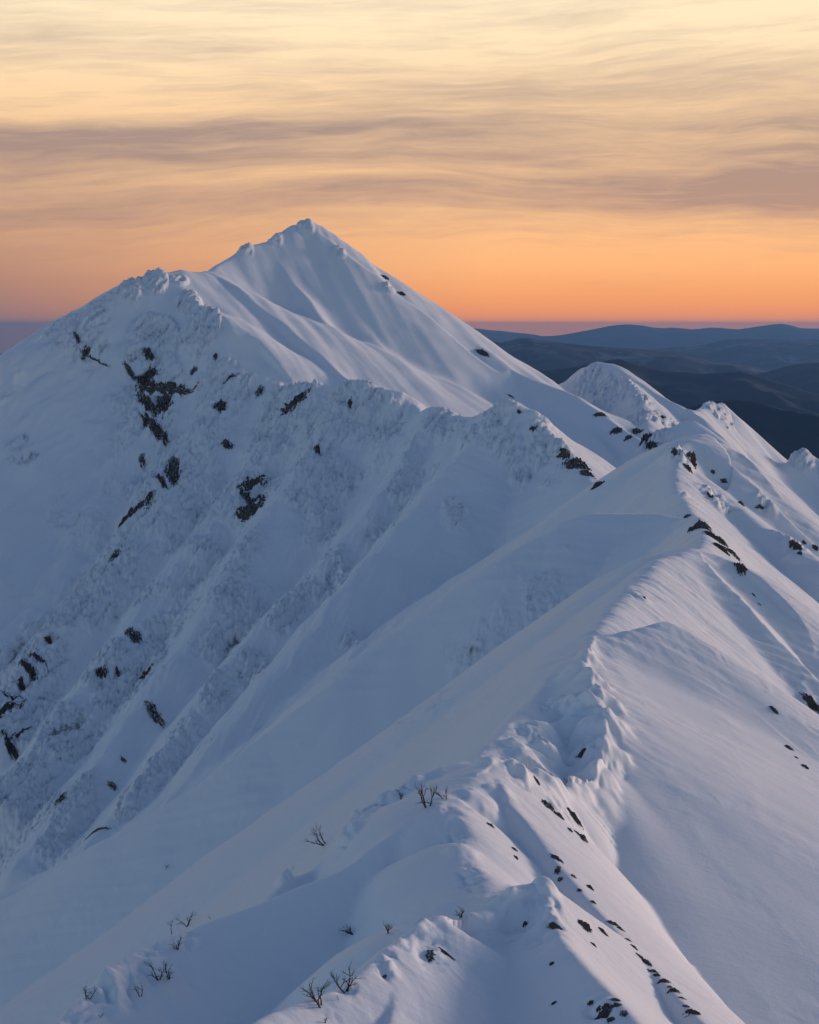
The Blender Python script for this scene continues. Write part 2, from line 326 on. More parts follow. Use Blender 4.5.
# rime and buried scrub: where it lies (seen from the camera) and how wide
_RIME = [(545,600,25,1),(500,630,22,1),(470,665,25,1),(430,700,24,1),(400,725,18,.9),(640,600,14,.6),(560,545,16,.6),(620,590,12,.6),(690,500,10,.8),
 (150,350,26,1.2),(150,400,30,1.3),(85,340,24,1),(160,470,34,1),(250,490,30,1.1),(220,400,34,.9),(290,405,26,1.2),(350,415,30,1.1),(120,560,36,.8),
 (40,650,30,1.2),(15,700,34,1.2),(15,820,40,1.2),(100,668,20,1.2),(148,675,16,1),(230,640,30,.8),(180,740,28,.9),(300,600,26,.7),(320,470,34,.9),(440,430,24,.9),
 (420,470,22,.7),(500,430,22,1),(540,440,18,1),(640,420,22,1),(600,400,16,.8),(655,440,16,1.2),(678,460,14,.9),(22,455,14,1),(60,500,14,.5),(80,800,30,.9),(130,700,20,.8),(60,850,24,.9),
 (370,810,20,1.1),(345,845,14,1.1),(395,798,14,1),(285,880,8,1.1),(150,960,20,1.1),(110,985,24,1.1),(190,940,10,.9),(75,1010,20,1),(430,950,18,1.0),(520,925,22,1.1),(548,905,12,1.2),(385,965,20,.8),(345,985,16,.7),
 (555,805,10,1),(572,822,12,1),(715,500,14,.8),(795,545,16,.9),(808,700,12,1),(765,505,12,.6),(560,715,26,1.0),(590,700,18,1.0),(590,755,16,1),(620,770,6,.8),(540,745,18,.9),(600,1010,14,.8),
 (60,330,16,1),(100,305,14,1),(130,288,14,1),(155,280,14,1),(180,280,10,.9),(245,250,8,1.2),(275,240,8,1.2),(306,226,8,1.3),(340,252,6,1.2),(390,288,6,1.2),(590,385,20,1.3),(615,395,22,1.3),(640,400,14,1.2),(720,415,16,1.3),(803,458,12,1.3),(670,425,16,1.2),(200,330,24,.9),(190,300,14,.9),(270,430,30,.9),(190,520,30,.9),(210,560,26,.8),(90,600,30,.9),(60,740,26,.9),(380,430,22,.9),
 (405,500,16,.9),(375,540,16,.9),(335,575,16,1),(285,615,16,1),(455,515,12,.7),(350,650,14,.8),(255,680,16,1),(520,480,12,.8),(165,640,22,.9),(200,470,24,.9),(320,430,20,1),(160,770,18,1),(130,800,16,.9),(210,700,16,1),(240,560,18,.9),(470,440,14,.8),(100,720,22,.8),(540,930,22,1.3),(500,900,12,1.2),(470,880,14,.8),(450,842,14,.8),(425,935,14,1.2),(400,940,12,1.1),(560,770,16,1.2),(520,780,12,1.1)]
_RX, _RY, _ok = hit([(p[0], p[1]) for p in _RIME], lambda u, v: macro(u, v)[:1])
RIME = [(x, y, p[2] / FPX * y, p[3]) for x, y, p, k in zip(_RX, _RY, _RIME, _ok) if k]

_CX, _CY_, _ok2 = hit([(700, 760), (740, 850), (700, 900), (760, 950), (680, 700), (660, 840), (790, 800), (770, 740), (640, 800), (800, 900), (720, 990), (350, 740), (250, 830), (420, 690), (120, 930)], lambda u, v: macro(u, v)[:1])
CALM = [(x, y, 52 / FPX * y) for x, y, k in zip(_CX, _CY_, _ok2) if k]        # wind-sheltered snow

# heads of wind-built snow along the cornice: direction on the photograph, distance, radius and height in metres
_HEADS = [(520,772,128,1.6,.8),(548,783,131,1.7,1.1),(576,787,135,1.7,1.2),(601,778,139,1.7,1.4),(608,753,145,1.8,1.4),(585,756,145,2.0,1.1),(560,766,138,1.8,.9),
 (612,726,151,1.8,1.4),(590,732,150,1.9,1.2),(606,702,157,1.7,1.3),(580,708,156,1.9,1.2),(595,686,163,1.6,1.1),(568,715,152,1.5,.9),(590,666,172,1.5,1.0),(575,683,166,1.6,1.0),(552,741,144,1.7,1.0),(530,752,139,1.5,.8),
 (545,725,149,1.4,.8),(560,698,158,1.3,.8),(510,767,131,1.2,.7),(489,769,127,1.2,.6),(515,745,141,1.2,.7),(440,923,91.5,1.0,.35),(415,931,90,.9,.4),(478,919,93.5,1.2,.4),(515,898,96.5,1.1,.5),(543,888,97.6,.9,.6),(530,892,97,.9,.4),(461,848,106,1.3,.3),(480,800,118,1.4,.5),(500,790,121,1.2,.4),(345,855,117,1.2,.8),(286,885,112,.7,.9),(360,824,121,1.3,.8),(385,804,124,1.2,.6),(412,788,126,1.1,.5),(372,815,122,1.0,.6),(400,795,125,1.0,.5)]
HEADS = [(*P(a, b, c)[:2], r, h) for a, b, c, r, h in _HEADS]

def terrain(x, y):
    h, ro, dist = macro(x, y)
    sum_face = sstep(700, 820, y) * sstep(-190, -120, x + (y - 850) * 0.15)      # the smooth face below the summit
    h = h + dist * 0.0035 * fbm(x / 31, y / 31, 2, 5) * sstep(60, 200, dist) * (1 - 0.8 * sum_face)
    m = (y < 175) & (np.abs(x) < 40)
    if m.any():
        xx = x[m] + 0.5 * perlin(x[m] / 1.3, y[m] / 1.3, 3); yy = y[m] + 0.5 * perlin(x[m] / 1.3, y[m] / 1.3, 4); add = np.zeros(xx.shape)
        for a, b, r, hh in HEADS:
            d2 = ((xx - a) ** 2 + (yy - b) ** 2) / (r * r)
            add = np.maximum(add, hh * np.exp(-np.minimum(d2, 20) ** 1.6))
        h = h + 0; h[m] = h[m] + add
    # patches of rime and buried scrub
    pz = np.zeros(x.shape)
    for a, b, r, k in RIME:
        d2 = ((x - a) / r) ** 2 + ((y - b) / (r * 2.2)) ** 2
        pz = np.maximum(pz, k * np.exp(-np.minimum(d2, 20) * 0.8))
    far = sstep(300, 500, dist)
    n1 = fbm(x / (9 + 14 * far), y / (9 + 14 * far), 4, 71)
    pt = 1.05 * pz + 0.85 * n1 + 0.30 * ro - 0.45 * sum_face * (pz < 0.5) + 0.06 * far
    rough = sstep(0.30, 0.95, pt)
    sc = np.clip(dist / 140.0, 0.5, 5)
    # lumps: rounded heads near by, broken ribs on the far face
    lump = fbm(x / 1.6, y / 1.6, 4, 91, 0.6)
    tw = 1.2 * fbm(x / 5, y / 5, 2, 44)
    lump2 = ridged(x / 5.1 + tw, y / 5.1 + tw, 4, 23, 0.55)
    bil = np.abs(perlin(x / 3.4 + tw * .5, y / 3.4 + tw * .5, 29)) * 1.5 + np.abs(perlin(x / 1.5 + tw, y / 1.5, 35)) * 0.6 - 0.6
    ca, sa = math.cos(R(70)), math.sin(R(70)); fa = x * ca + y * sa; fb = -x * sa + y * ca + 2.5 * perlin(x / 18, y / 18, 12)
    rib = ridged(fa / 26, fb / 5.5, 4, 15, 0.6)
    h = h + rough * (0.24 * lump * np.sqrt(sc) + (1 - far) * (0.62 * bil * sstep(260, 170, dist) + 0.60 * lump2 * sstep(170, 260, dist)) + far * (0.8 * lump2 + 3.2 * rib + 1.1 * lump))
    scrub = rough * (0.25 + 0.75 * sstep(190, 290, dist)) * (0.25 + 0.95 * sstep(-0.30, 0.35, -rib + 0.8 * lump))
    # shallow gullies and wind scour on the open slopes
    def streak(ang, la, lb, seed, o=3):
        ca, sa = math.cos(R(ang)), math.sin(R(ang))
        a = x * ca + y * sa; b = -x * sa + y * ca
        b = b + lb * 0.9 * perlin(a / (la * 1.5), b / (lb * 5), seed + 1)
        return fbm(a / la, b / lb, o, seed)
    near = 1 - sum_face
    lf = far * sstep(30, -20, x) * near                      # the dark left face
    wm = sstep(-0.25, 0.4, fbm(x / 23, y / 23, 2, 19))
    open_ = near * (1 - lf)
    st = open_ * ((0.03 + 0.11 * sstep(150, 230, dist)) * streak(-16, 11, 1.1, 13) * wm + (0.10 + 0.34 * sstep(120, 260, dist)) * streak(-16, 34, 3.6, 77))
    st = st + open_ * 0.10 * wm * streak(-62, 5.0, 1.5, 31) + open_ * 0.16 * ridged(x / 14 + tw * .4, y / 8, 3, 37) * sstep(90, 150, dist)
    st = st + lf * (1.8 * streak(70, 80, 14, 53) + 1.5 * ridged(fa / 60, fb / 11, 3, 17, .5))
    st = st + (0.07 * fbm(x / 2.7, y / 2.7, 4, 61, .6) + 0.10 * fbm(x / 9, y / 6, 3, 62)) * np.sqrt(sc) * sstep(55, 90, dist) * (1 - .6 * sum_face)
    st = st + sum_face * (2.6 * streak(-67, 190, 22, 51, 2) + 0.10 * streak(-67, 60, 3, 63))
    sm = np.zeros(x.shape)
    for a, b, r in CALM: sm = np.maximum(sm, np.exp(-np.minimum(((x - a) / r) ** 2 + ((y - b) / (r * 1.6)) ** 2, 20)))
    h = h + st * (1 - 0.55 * rough) * (1 - 0.88 * np.minimum(1, 1.4 * sm))
    return np.maximum(h, BASE_Z), scrub

def eval_threaded(fn, x, y, chunk=60000):
    n = x.size; xs = x.ravel(); ys = y.ravel()
    parts = [(i, min(n, i + chunk)) for i in range(0, n, chunk)]
    with ThreadPoolExecutor(4) as ex:
        res = list(ex.map(lambda ab: fn(xs[ab[0]:ab[1]], ys[ab[0]:ab[1]]), parts))
    return [np.concatenate([r[k] for r in res]).reshape(x.shape) for k in range(len(res[0]))]

def grid_mesh(name, X, Y, Z, mat, attrs=None, keep=None, smooth=True):
    nr, nc = X.shape
    co = np.stack([X, Y, Z], -1).reshape(-1, 3).astype(np.float32)
    idx = np.arange(nr * nc, dtype=np.int32).reshape(nr, nc)
    q = np.stack([idx[:-1, :-1], idx[:-1, 1:], idx[1:, 1:], idx[1:, :-1]], -1).reshape(-1, 4)
    if keep is not None:
        q = q[keep.reshape(-1)]
        used = np.unique(q); mp = np.full(nr * nc, -1, np.int32); mp[used] = np.arange(len(used)); q = mp[q]; co = co[used]
        if attrs: attrs = {k: v.reshape(-1)[used] for k, v in attrs.items()}
    me = bpy.data.meshes.new(name)
    me.vertices.add(len(co)); me.vertices.foreach_set('co', co.ravel())
    me.loops.add(len(q) * 4); me.loops.foreach_set('vertex_index', q.ravel())
    me.polygons.add(len(q)); me.polygons.foreach_set('loop_start', np.arange(0, len(q) * 4, 4, dtype=np.int32))
    me.polygons.foreach_set('use_smooth', np.full(len(q), smooth))
    if attrs:
        for k, v in attrs.items():
            at = me.attributes.new(k, 'FLOAT', 'POINT'); at.data.foreach_set('value', v.ravel().astype(np.float32))
    me.update(calc_edges=True)
    me.materials.append(mat)
    o = bpy.data.objects.new(name, me); COL.objects.link(o)
    return o

# ------------------------------------------------------------------ materials
def new_mat(name):
    m = bpy.data.materials.new(name); m.use_nodes = True; m.node_tree.nodes.clear()
    gg = G(m.node_tree); b = gg.n('ShaderNodeBsdfPrincipled'); o = gg.n('ShaderNodeOutputMaterial')
    gg.put(o.inputs[0], b.outputs[0])
    return m, gg, b, o

def snow_material():
    m, q, b, o = new_mat('snow')
    geo = q.n('ShaderNodeNewGeometry'); pos = geo.outputs['Position']
    at = q.n('ShaderNodeAttribute', attribute_name='rime'); rime = at.outputs['Fac']
    grain = q.noise(pos, 2.6, 5, 0.65)
    dirt = q.noise(pos, 0.055, 4, 0.6)
    col = q.mix(q.m('MULTIPLY', dirt, 0.6), (0.82, 0.84, 0.87), (0.76, 0.79, 0.84))
    # twigs and stones that show through the rime
    rot = q.n('ShaderNodeMapping', vector_type='POINT'); q.put(rot.inputs['Vector'], pos)
    rot.inputs['Rotation'].default_value = (0, 0, R(-68)); rot.inputs['Scale'].default_value = (0.35, 1.0, 0.35)   # drawn out down the fall line
    spk = q.m('ADD', q.m('MULTIPLY', q.noise(rot.outputs[0], 0.8, 7, 0.75), 0.5), q.m('MULTIPLY', q.noise(pos, 2.6, 6, 0.75), 0.5))
    big = q.noise(pos, 0.11, 4, 0.6)
    spk = q.m('ADD', spk, q.m('MULTIPLY', q.m('SUBTRACT', big, 0.5), 0.45))
    spm = q.m('MULTIPLY', q.m('SUBTRACT', q.m('ADD', spk, q.m('MULTIPLY', rime, 0.10)), 0.525), 6.0, clamp=True)
    spm = q.m('MULTIPLY', spm, rime)
    col = q.mix(q.m('MULTIPLY', spm, 0.80), col, (0.10, 0.10, 0.11))
    q.put(b.inputs['Base Color'], col)
    b.inputs['Roughness'].default_value = 0.62
    b.inputs['Specular IOR Level'].default_value = 0.35
    bump = q.n('ShaderNodeBump'); bump.inputs['Strength'].default_value = 0.75; bump.inputs['Distance'].default_value = 0.12
    sas = q.n('ShaderNodeMapping', vector_type='POINT'); q.put(sas.inputs['Vector'], pos)
    sas.inputs['Rotation'].default_value = (0, 0, R(14)); sas.inputs['Scale'].default_value = (0.35, 1.6, 1.0)        # wind-drawn crust
    grain = q.m('ADD', grain, q.m('MULTIPLY', q.noise(sas.outputs[0], 1.3, 5, 0.6), 1.6))
    hgt = q.m('ADD', q.m('MULTIPLY', grain, q.m('ADD', 0.22, q.m('MULTIPLY', rime, 1.3))), q.m('MULTIPLY', q.noise(pos, 9.0, 3, 0.6), 0.12))
    q.put(bump.inputs['Height'], hgt); q.put(b.inputs['Normal'], bump.outputs[0])
    return m

def hill_material(name, snowy, base):
    m, q, b, o = new_mat(name)
    geo = q.n('ShaderNodeNewGeometry'); pos = geo.outputs['Position']
    nz = q.sep(pos)[2]
    n = q.noise(pos, 0.0016, 7, 0.62); n2 = q.noise(pos, 0.006, 5, 0.6)
    f = q.m('MULTIPLY', q.m('SUBTRACT', q.m('ADD', q.m('MULTIPLY', n, 0.6), q.m('MULTIPLY', n2, 0.4)), 0.56 - 0.12 * snowy), 8.0, clamp=True)
    col = q.mix(q.m('MULTIPLY', f, 0.35), base, (0.45, 0.47, 0.5))
    if snowy <= 0: col = q.mix(n2, base, tuple(c * 2.2 for c in base))
    q.put(b.inputs['Base Color'], col); b.inputs['Roughness'].default_value = 0.9
    return m

SNOW = snow_material()

# ------------------------------------------------------------------ the snow mountain
import os
Q = float(os.environ.get('TQ', '1.0'))
def build_mountain():
    nc = int(980 * Q); nr = int(1700 * Q)
    azs = np.linspace(R(-23), R(23), nc)
    # rows: dense where the ground is near and where faces meet the eye
    rs = np.concatenate([np.exp(np.linspace(math.log(3), math.log(62), int(60 * Q)))[:-1],
                         np.exp(np.linspace(math.log(62), math.log(240), int(1250 * Q)))[:-1], np.exp(np.linspace(math.log(240), math.log(1250), int(900 * Q))),
                         np.exp(np.linspace(math.log(1250), math.log(3600), int(120 * Q)))[1:]])
    A, D = np.meshgrid(azs, rs)
    X = np.tan(A) * D; Y = D.copy()
    Z, RO = eval_threaded(terrain, X, Y)
    o = grid_mesh('snowy_mountain', X, Y, Z, SNOW, {'rime': RO})
    o['kind'] = 'structure'
    return o
build_mountain()

# ------------------------------------------------------------------ far country
VALLEY = -1150.0
def far_range(name, pts, depth, wid, mat, seed, bump, sl=.32):
    """a mountain range whose skyline runs through pts (px, py) at the given distance, with both its flanks"""
    q = np.array([P(a, b, depth) for a, b in pts])
    xs = np.linspace(q[0, 0], q[-1, 0], 420); crest = np.interp(xs, q[:, 0], q[:, 2])
    ys = np.linspace(-1, 1, 150)
    X, V = np.meshgrid(xs, ys)
    Yc = depth + wid * 0.22 * fbm(X / (wid * 1.4), X * 0 + seed, 2, seed)
    Y = Yc + V * wid
    C = np.interp(X, xs, crest)
    nf = ridged(X / (wid * .42), Y / (wid * .42), 5, seed, .55)
    H = (C - VALLEY)
    prof = 1 - np.abs(V) ** 0.85
    Z = VALLEY - 30 + (H + 30) * np.clip(prof, 0, 1) + bump * nf * np.minimum(1, np.abs(V) * 5) * (1 - np.abs(V)) * 1.4 + bump * .16 * fbm(X / (wid * .11), Y / (wid * .11), 5, seed + 2, .6)
    o = grid_mesh(name, X, Y, Z, mat); o['kind'] = 'structure'
    return o

FOREST = hill_material('forested_hills', 0, (0.003, 0.011, 0.024))  # forest base darkened and blued: dusk shade and blue air tinted into it
MIXED = hill_material('snow_dusted_hills', 0.35, (0.007, 0.018, 0.036))  # base colour also carries a painted blue cast of distant haze
def ext(pts, l=-1500, r=2300):
    return [(l, pts[0][1] + 90), (pts[0][0] - 330, pts[0][1] + 26)] + pts + [(r, pts[-1][1] + 4)]
far_range('hills', ext([(449, 325), (486, 329), (532, 334), (545, 336), (560, 335), (593, 329), (612, 325), (625, 324), (640, 325), (657, 328), (672, 327), (690, 329), (713, 327), (736, 329), (757, 326), (778, 323), (790, 325), (801, 328), (819, 328)]), 46000, 5500, FOREST, 3, 160)
far_range('hills', ext([(300, 350), (500, 352), (640, 352), (671, 347), (699, 345), (715, 341), (727, 338), (750, 339), (764, 338), (790, 339), (819, 339)]), 30000, 4200, MIXED, 7, 160)
far_range('hills', ext([(300, 345), (468, 339), (485, 338), (500, 342), (523, 336), (545, 340), (560, 342), (580, 345), (597, 346), (634, 348), (681, 353), (700, 358), (718, 362), (764, 368), (782, 373), (819, 378)]), 19000, 3600, MIXED, 12, 170)
far_range('hills', ext([(560, 400), (700, 385), (745, 376), (773, 369), (788, 364), (801, 362), (819, 361)]), 15500, 2200, FOREST, 21, 130)
far_range('hills', ext([(380, 372), (520, 372), (570, 366), (616, 356), (640, 364), (660, 369), (700, 372), (736, 370), (765, 377), (792, 386), (819, 393)]), 11000, 2000, FOREST, 31, 130)
far_range('hills', ext([(450, 430), (640, 420), (680, 407), (700, 400), (718, 397), (735, 398), (755, 400), (770, 404), (782, 408), (800, 411), (819, 414)]), 6200, 1300, FOREST, 45, 90)

def build_valley():
    azs = np.linspace(R(-60), R(60), 120); rs = np.exp(np.linspace(math.log(1500), math.log(55500), 160))
    A, D = np.meshgrid(azs, rs); X = np.tan(A) * D * .7; Y = D.copy()
    Z = VALLEY + 70 * fbm(X / 3000, Y / 3000, 4, 8) * sstep(1, 0, D / 60000)
    o = grid_mesh('valley_ground', X, Y, Z, FOREST); o['kind'] = 'structure'
build_valley()

# ------------------------------------------------------------------ haze
def haze_box():
    me = bpy.data.meshes.new('haze')
    x, y0, y1, z0, z1 = 80000, -3000, 56000, -1700, 86
    v = [(-x, y0, z0), (x, y0, z0), (x, y1, z0), (-x, y1, z0), (-x, y0, z1), (x, y0, z1), (x, y1, z1), (-x, y1, z1)]
    f = [(0, 3, 2, 1), (4, 5, 6, 7), (0, 1, 5, 4), (1, 2, 6, 5), (2, 3, 7, 6), (3, 0, 4, 7)]
    me.from_pydata(v, [], f); me.update()
    o = bpy.data.objects.new('haze', me); COL.objects.link(o); o['kind'] = 'stuff'
    m = bpy.data.materials.new('haze'); m.use_nodes = True; m.node_tree.nodes.clear(); q = G(m.node_tree)
    pv = q.n('ShaderNodeVolumePrincipled'); pv.inputs['Color'].default_value = (0.20, 0.42, 0.78, 1)
    pv.inputs['Density'].default_value = 2.3e-5; pv.inputs['Anisotropy'].default_value = 0.25
    out = q.n('ShaderNodeOutputMaterial'); q.put(out.inputs['Volume'], pv.outputs[0])
    me.materials.append(m)
haze_box()

# ------------------------------------------------------------------ rocks
def rock_material(name, snow):
    m, q, b, o = new_mat(name)
    geo = q.n('ShaderNodeNewGeometry'); pos = geo.outputs['Position']; nz = q.sep(geo.outputs['Normal'])[2]
    n = q.noise(pos, 3.1, 6, 0.7); n2 = q.noise(pos, 0.9, 4, 0.6)
    rock = q.mix(n, (0.014, 0.013, 0.014), (0.12, 0.105, 0.10))
    rock = q.mix(q.m('MULTIPLY', n2, 0.4), rock, (0.075, 0.060, 0.048))
    f = q.m('ADD', q.m('MULTIPLY', nz, 1.0), q.m('MULTIPLY', q.m('SUBTRACT', n2, 0.5), 1.3))
    f = q.m('MULTIPLY', q.m('SUBTRACT', f, 1.0 - snow), 7.0, clamp=True)
    q.put(b.inputs['Base Color'], q.mix(f, rock, (0.80, 0.82, 0.86)))
    b.inputs['Roughness'].default_value = 0.85
    bp = q.n('ShaderNodeBump'); bp.inputs['Strength'].default_value = 0.8; bp.inputs['Distance'].default_value = 0.15
    q.put(bp.inputs['Height'], n); q.put(b.inputs['Normal'], bp.outputs[0])
    return m
ROCK_BARE = rock_material('dark_rock', 0.12); ROCK_RIMED = rock_material('rimed_rock', 0.42); ROCK_CRAG = rock_material('crag_rock', 0.40)

def rocks(specs):
    """jagged rocks that stand out of the snow; specs: x, y, half width across and half length down the slope in metres, seed, material, name"""
    x = np.array([p[0] for p in specs]); y = np.array([p[1] for p in specs]); e = 1.0
    T = lambda a, b: eval_threaded(terrain, a, b, 20000)[0]
    gx = (T(x + e, y) - T(x - e, y)) / (2 * e); gy = (T(x, y + e) - T(x, y - e)) / (2 * e)
    grids = []
    for i, (px, py, across, along, seed, mat, name) in enumerate(specs):
        gl = math.hypot(gx[i], gy[i]) + 1e-6; ux, uy = -gx[i] / gl, -gy[i] / gl       # downhill
        n = int(np.clip(28 + max(across, along) * 6, 28, 66))
        A, B = np.meshgrid(np.linspace(-1.55, 1.55, n), np.linspace(-1.55, 1.55, n))
        al = along / math.sqrt(1 + gl * gl)
        grids.append((A, B, px + A * al * ux - B * across * uy, py + A * al * uy + B * across * ux, gl, ux, uy))
    H = T(np.concatenate([q[2].ravel() for q in grids]), np.concatenate([q[3].ravel() for q in grids])); k = 0; out = []
    for (px, py, across, along, seed, mat, name), (A, B, X, Y, gl, ux, uy) in zip(specs, grids):
        h = H[k:k + A.size].reshape(A.shape); k += A.size
        s = max(min(across, along), 0.12)
        rr = np.sqrt(A * A + B * B) + 0.45 * fbm(A * 1.4 + seed, B * 1.4 - seed, 3, seed % 40)
        fr = 1.0 if name == 'rock_outcrop' else 0.35
        q = (0.85 - 0.25 * fr) - rr * (1 - 0.25 * fr) + (0.55 + 0.45 * fr) * ridged(A * 0.8 + seed * 3, B * (2.3 + fr), 4, seed % 37, .6) + 0.35 * fbm(A * 4 + seed, B * 4, 2, seed % 31)
        q = np.floor(q * 5) / 5 * 0.45 + q * 0.55                                   # broken ledges
        Z = h + s * 0.62 * (q - 0.25) + 0.01
        nrm = 0.30 * s * np.clip(q, 0, 1)                                           # leans out of the slope
        X = X + ux * nrm * gl; Y = Y + uy * nrm * gl
        keep = (Z - h) > -0.10 * s
        kq = keep[:-1, :-1] & keep[1:, :-1] & keep[:-1, 1:] & keep[1:, 1:]
        if kq.sum() < 6: kq = (rr[:-1, :-1] < .8)
        o = grid_mesh(name, X - px, Y - py, Z - h.mean(), mat, keep=kq, smooth=False)
        o.location = (px, py, float(h.mean())); out.append(o)
    return out

def tag(o, label, cat, group=None):
    o['label'] = label; o['category'] = cat
    if group: o['group'] = group
    return o

ORD = ['topmost', 'second', 'third', 'fourth', 'fifth', 'sixth', 'seventh', 'eighth', 'ninth', 'tenth', 'eleventh', 'twelfth', 'thirteenth', 'fourteenth', 'fifteenth', 'sixteenth', 'seventeenth', 'eighteenth', 'nineteenth', 'twentieth']
# (what it is, where, kind of outcrop, group, [(px, py, length down the slope, width)])
ROCKS = [
 ('outcrop', 'in the black crag below the left shoulder', 'r', 'outcrops of the black crag on the left face',
  [(148, 354, 14, 7), (131, 374, 14, 4), (148, 376, 18, 11), (164, 390, 18, 13), (146, 400, 16, 8), (163, 406, 14, 11), (155, 430, 20, 8)]),
 ('outcrop', 'under the left skyline of the mountain', 'r', 'outcrops under the left skyline', [(77, 337, 9, 5), (87, 354, 12, 5), (96, 359, 12, 4)]),
 ('outcrop', 'under the snowy crest right of the black crag', 'r', 'scattered outcrops under the snowy crest',
  [(215, 357, 5, 5), (193, 372, 5, 5), (230, 378, 9, 4), (261, 391, 8, 8), (221, 405, 7, 9), (295, 400, 14, 10), (350, 401, 12, 7), (227, 445, 6, 14), (318, 450, 8, 6)]),
 ('outcrop', 'in the slanting band below the black crag', 'r', 'outcrops of the slanting band on the left face',
  [(142, 459, 5, 4), (172, 470, 14, 9), (161, 480, 10, 6), (151, 497, 16, 9), (138, 508, 10, 6), (126, 519, 14, 8), (116, 557, 8, 5)]),
 ('outcrop', 'in the cluster at the left face centre', 'r', 'outcrops at the centre of the left face', [(251, 485, 14, 9), (247, 498, 10, 7), (257, 500, 8, 6), (250, 512, 12, 12)]),
 ('outcrop', 'in the strip at the far left edge', 'b', 'outcrops of the strip at the left edge', [(48, 638, 6, 6), (38, 657, 16, 5), (29, 668, 12, 6), (22, 686, 16, 8), (13, 698, 10, 5), (4, 710, 18, 6), (19, 733, 18, 6), (12, 750, 12, 6)]),
 ('outcrop', 'among the lone ones low on the left face', 'r', 'lone outcrops low on the left face', [(133, 634, 8, 10), (102, 672, 8, 12), (117, 672, 5, 6), (146, 674, 7, 6), (155, 715, 10, 8), (123, 759, 5, 6), (113, 785, 6, 7), (97, 831, 9, 6), (60, 800, 7, 5)]),
 ('rock', 'down the right flank of the middle peak', 'b', 'rocks on the flank of the middle peak', [(520, 412, 6, 5), (533, 428, 8, 9), (566, 455, 16, 12), (576, 465, 20, 16), (587, 474, 20, 17), (598, 485, 12, 16)]),
 ('rock', 'on the long right ridge of the summit', 'b', 'rocks on the right ridge of the summit', [(385, 278, 4, 8), (402, 293, 4, 6), (483, 353, 10, 8), (510, 397, 9, 5), (600, 414, 5, 11), (617, 430, 5, 9)]),
 ('rock', 'below the rounded far peak', 'b', 'rocks below the rounded far peak', [(638, 432, 7, 7), (629, 437, 6, 6), (653, 446, 13, 19), (645, 438, 8, 10), (662, 418, 5, 6)]),
 ('rock', 'just under the crest point right of centre', 'b', 'rocks under the crest point', [(675, 451, 8, 6), (690, 460, 9, 11), (688, 469, 7, 6), (713, 471, 6, 6), (723, 481, 5, 8), (710, 497, 6, 3)]),
 ('rock', 'in the dark band right of the upper crest', 'b', 'rocks of the band beside the right gully', [(688, 517, 8, 9), (699, 525, 16, 15), (706, 528, 9, 8), (711, 536, 19, 15), (719, 540, 11, 9), (722, 549, 19, 16), (733, 555, 19, 16), (740, 566, 14, 11), (754, 594, 7, 3), (759, 604, 5, 3)]),
 ('rock', 'on the far right slope under the lit shoulder', 'b', 'rocks on the far right slope', [(742, 504, 5, 9), (760, 506, 3, 7), (795, 545, 9, 9), (804, 542, 5, 6), (800, 553, 4, 5), (815, 547, 6, 8)]),
 ('rock', 'at the right edge above the great bowl', 'b', 'rocks above the great bowl', [(810, 700, 18, 9), (817, 708, 10, 8), (773, 709, 6, 4), (789, 748, 7, 8), (797, 757, 5, 5), (804, 767, 5, 6)]),
 ('rock', 'under the snow lumps of the near cornice', 'b', 'rocks under the near cornice', [(644, 597, 3, 4), (581, 755, 6, 8), (536, 781, 6, 6), (547, 806, 8, 9), (558, 815, 9, 8), (574, 817, 15, 7), (571, 831, 5, 7), (583, 838, 7, 12), (578, 833, 8, 5)]),
 ('rock', 'in the upper stone line beside the foreground crest', 'b', 'upper line of stones by the foreground crest', [(556, 859, 8, 6), (558, 870, 8, 6), (561, 880, 5, 7), (574, 877, 5, 6), (580, 891, 4, 5), (590, 888, 5, 6), (593, 902, 5, 7), (585, 926, 10, 12), (604, 932, 7, 6), (594, 945, 7, 6)]),
 ('rock', 'in the long stone line above the great bowl', 'b', 'lower line of stones by the foreground crest',
  [(614, 923, 9, 6), (621, 930, 9, 7), (628, 941, 8, 6), (634, 948, 6, 5), (640, 956, 8, 7), (646, 963, 6, 7), (652, 971, 8, 6), (657, 976, 6, 7), (664, 981, 8, 6), (669, 986, 6, 7), (674, 991, 8, 7), (681, 999, 9, 6), (687, 1006, 7, 6), (692, 1013, 8, 7)]),
 ('rock', 'in the scatter at the bottom edge', 'b', 'scattered stones at the bottom edge', [(615, 999, 6, 5), (591, 1003, 6, 7), (599, 1009, 5, 5), (605, 1013, 8, 9), (616, 1004, 5, 6), (624, 1014, 6, 6), (596, 1019, 5, 6), (611, 1020, 5, 7)]),
 ('rock', 'around the nearest snow lump', 'b', 'stones on the nearest snow face', [(429, 956, 8, 15), (447, 954, 16, 5), (526, 924, 5, 6), (554, 927, 9, 6), (551, 963, 4, 5), (555, 1003, 5, 4), (385, 976, 4, 6), (490, 826, 5, 4), (515, 850, 4, 4), (515, 858, 3, 4)]),
]
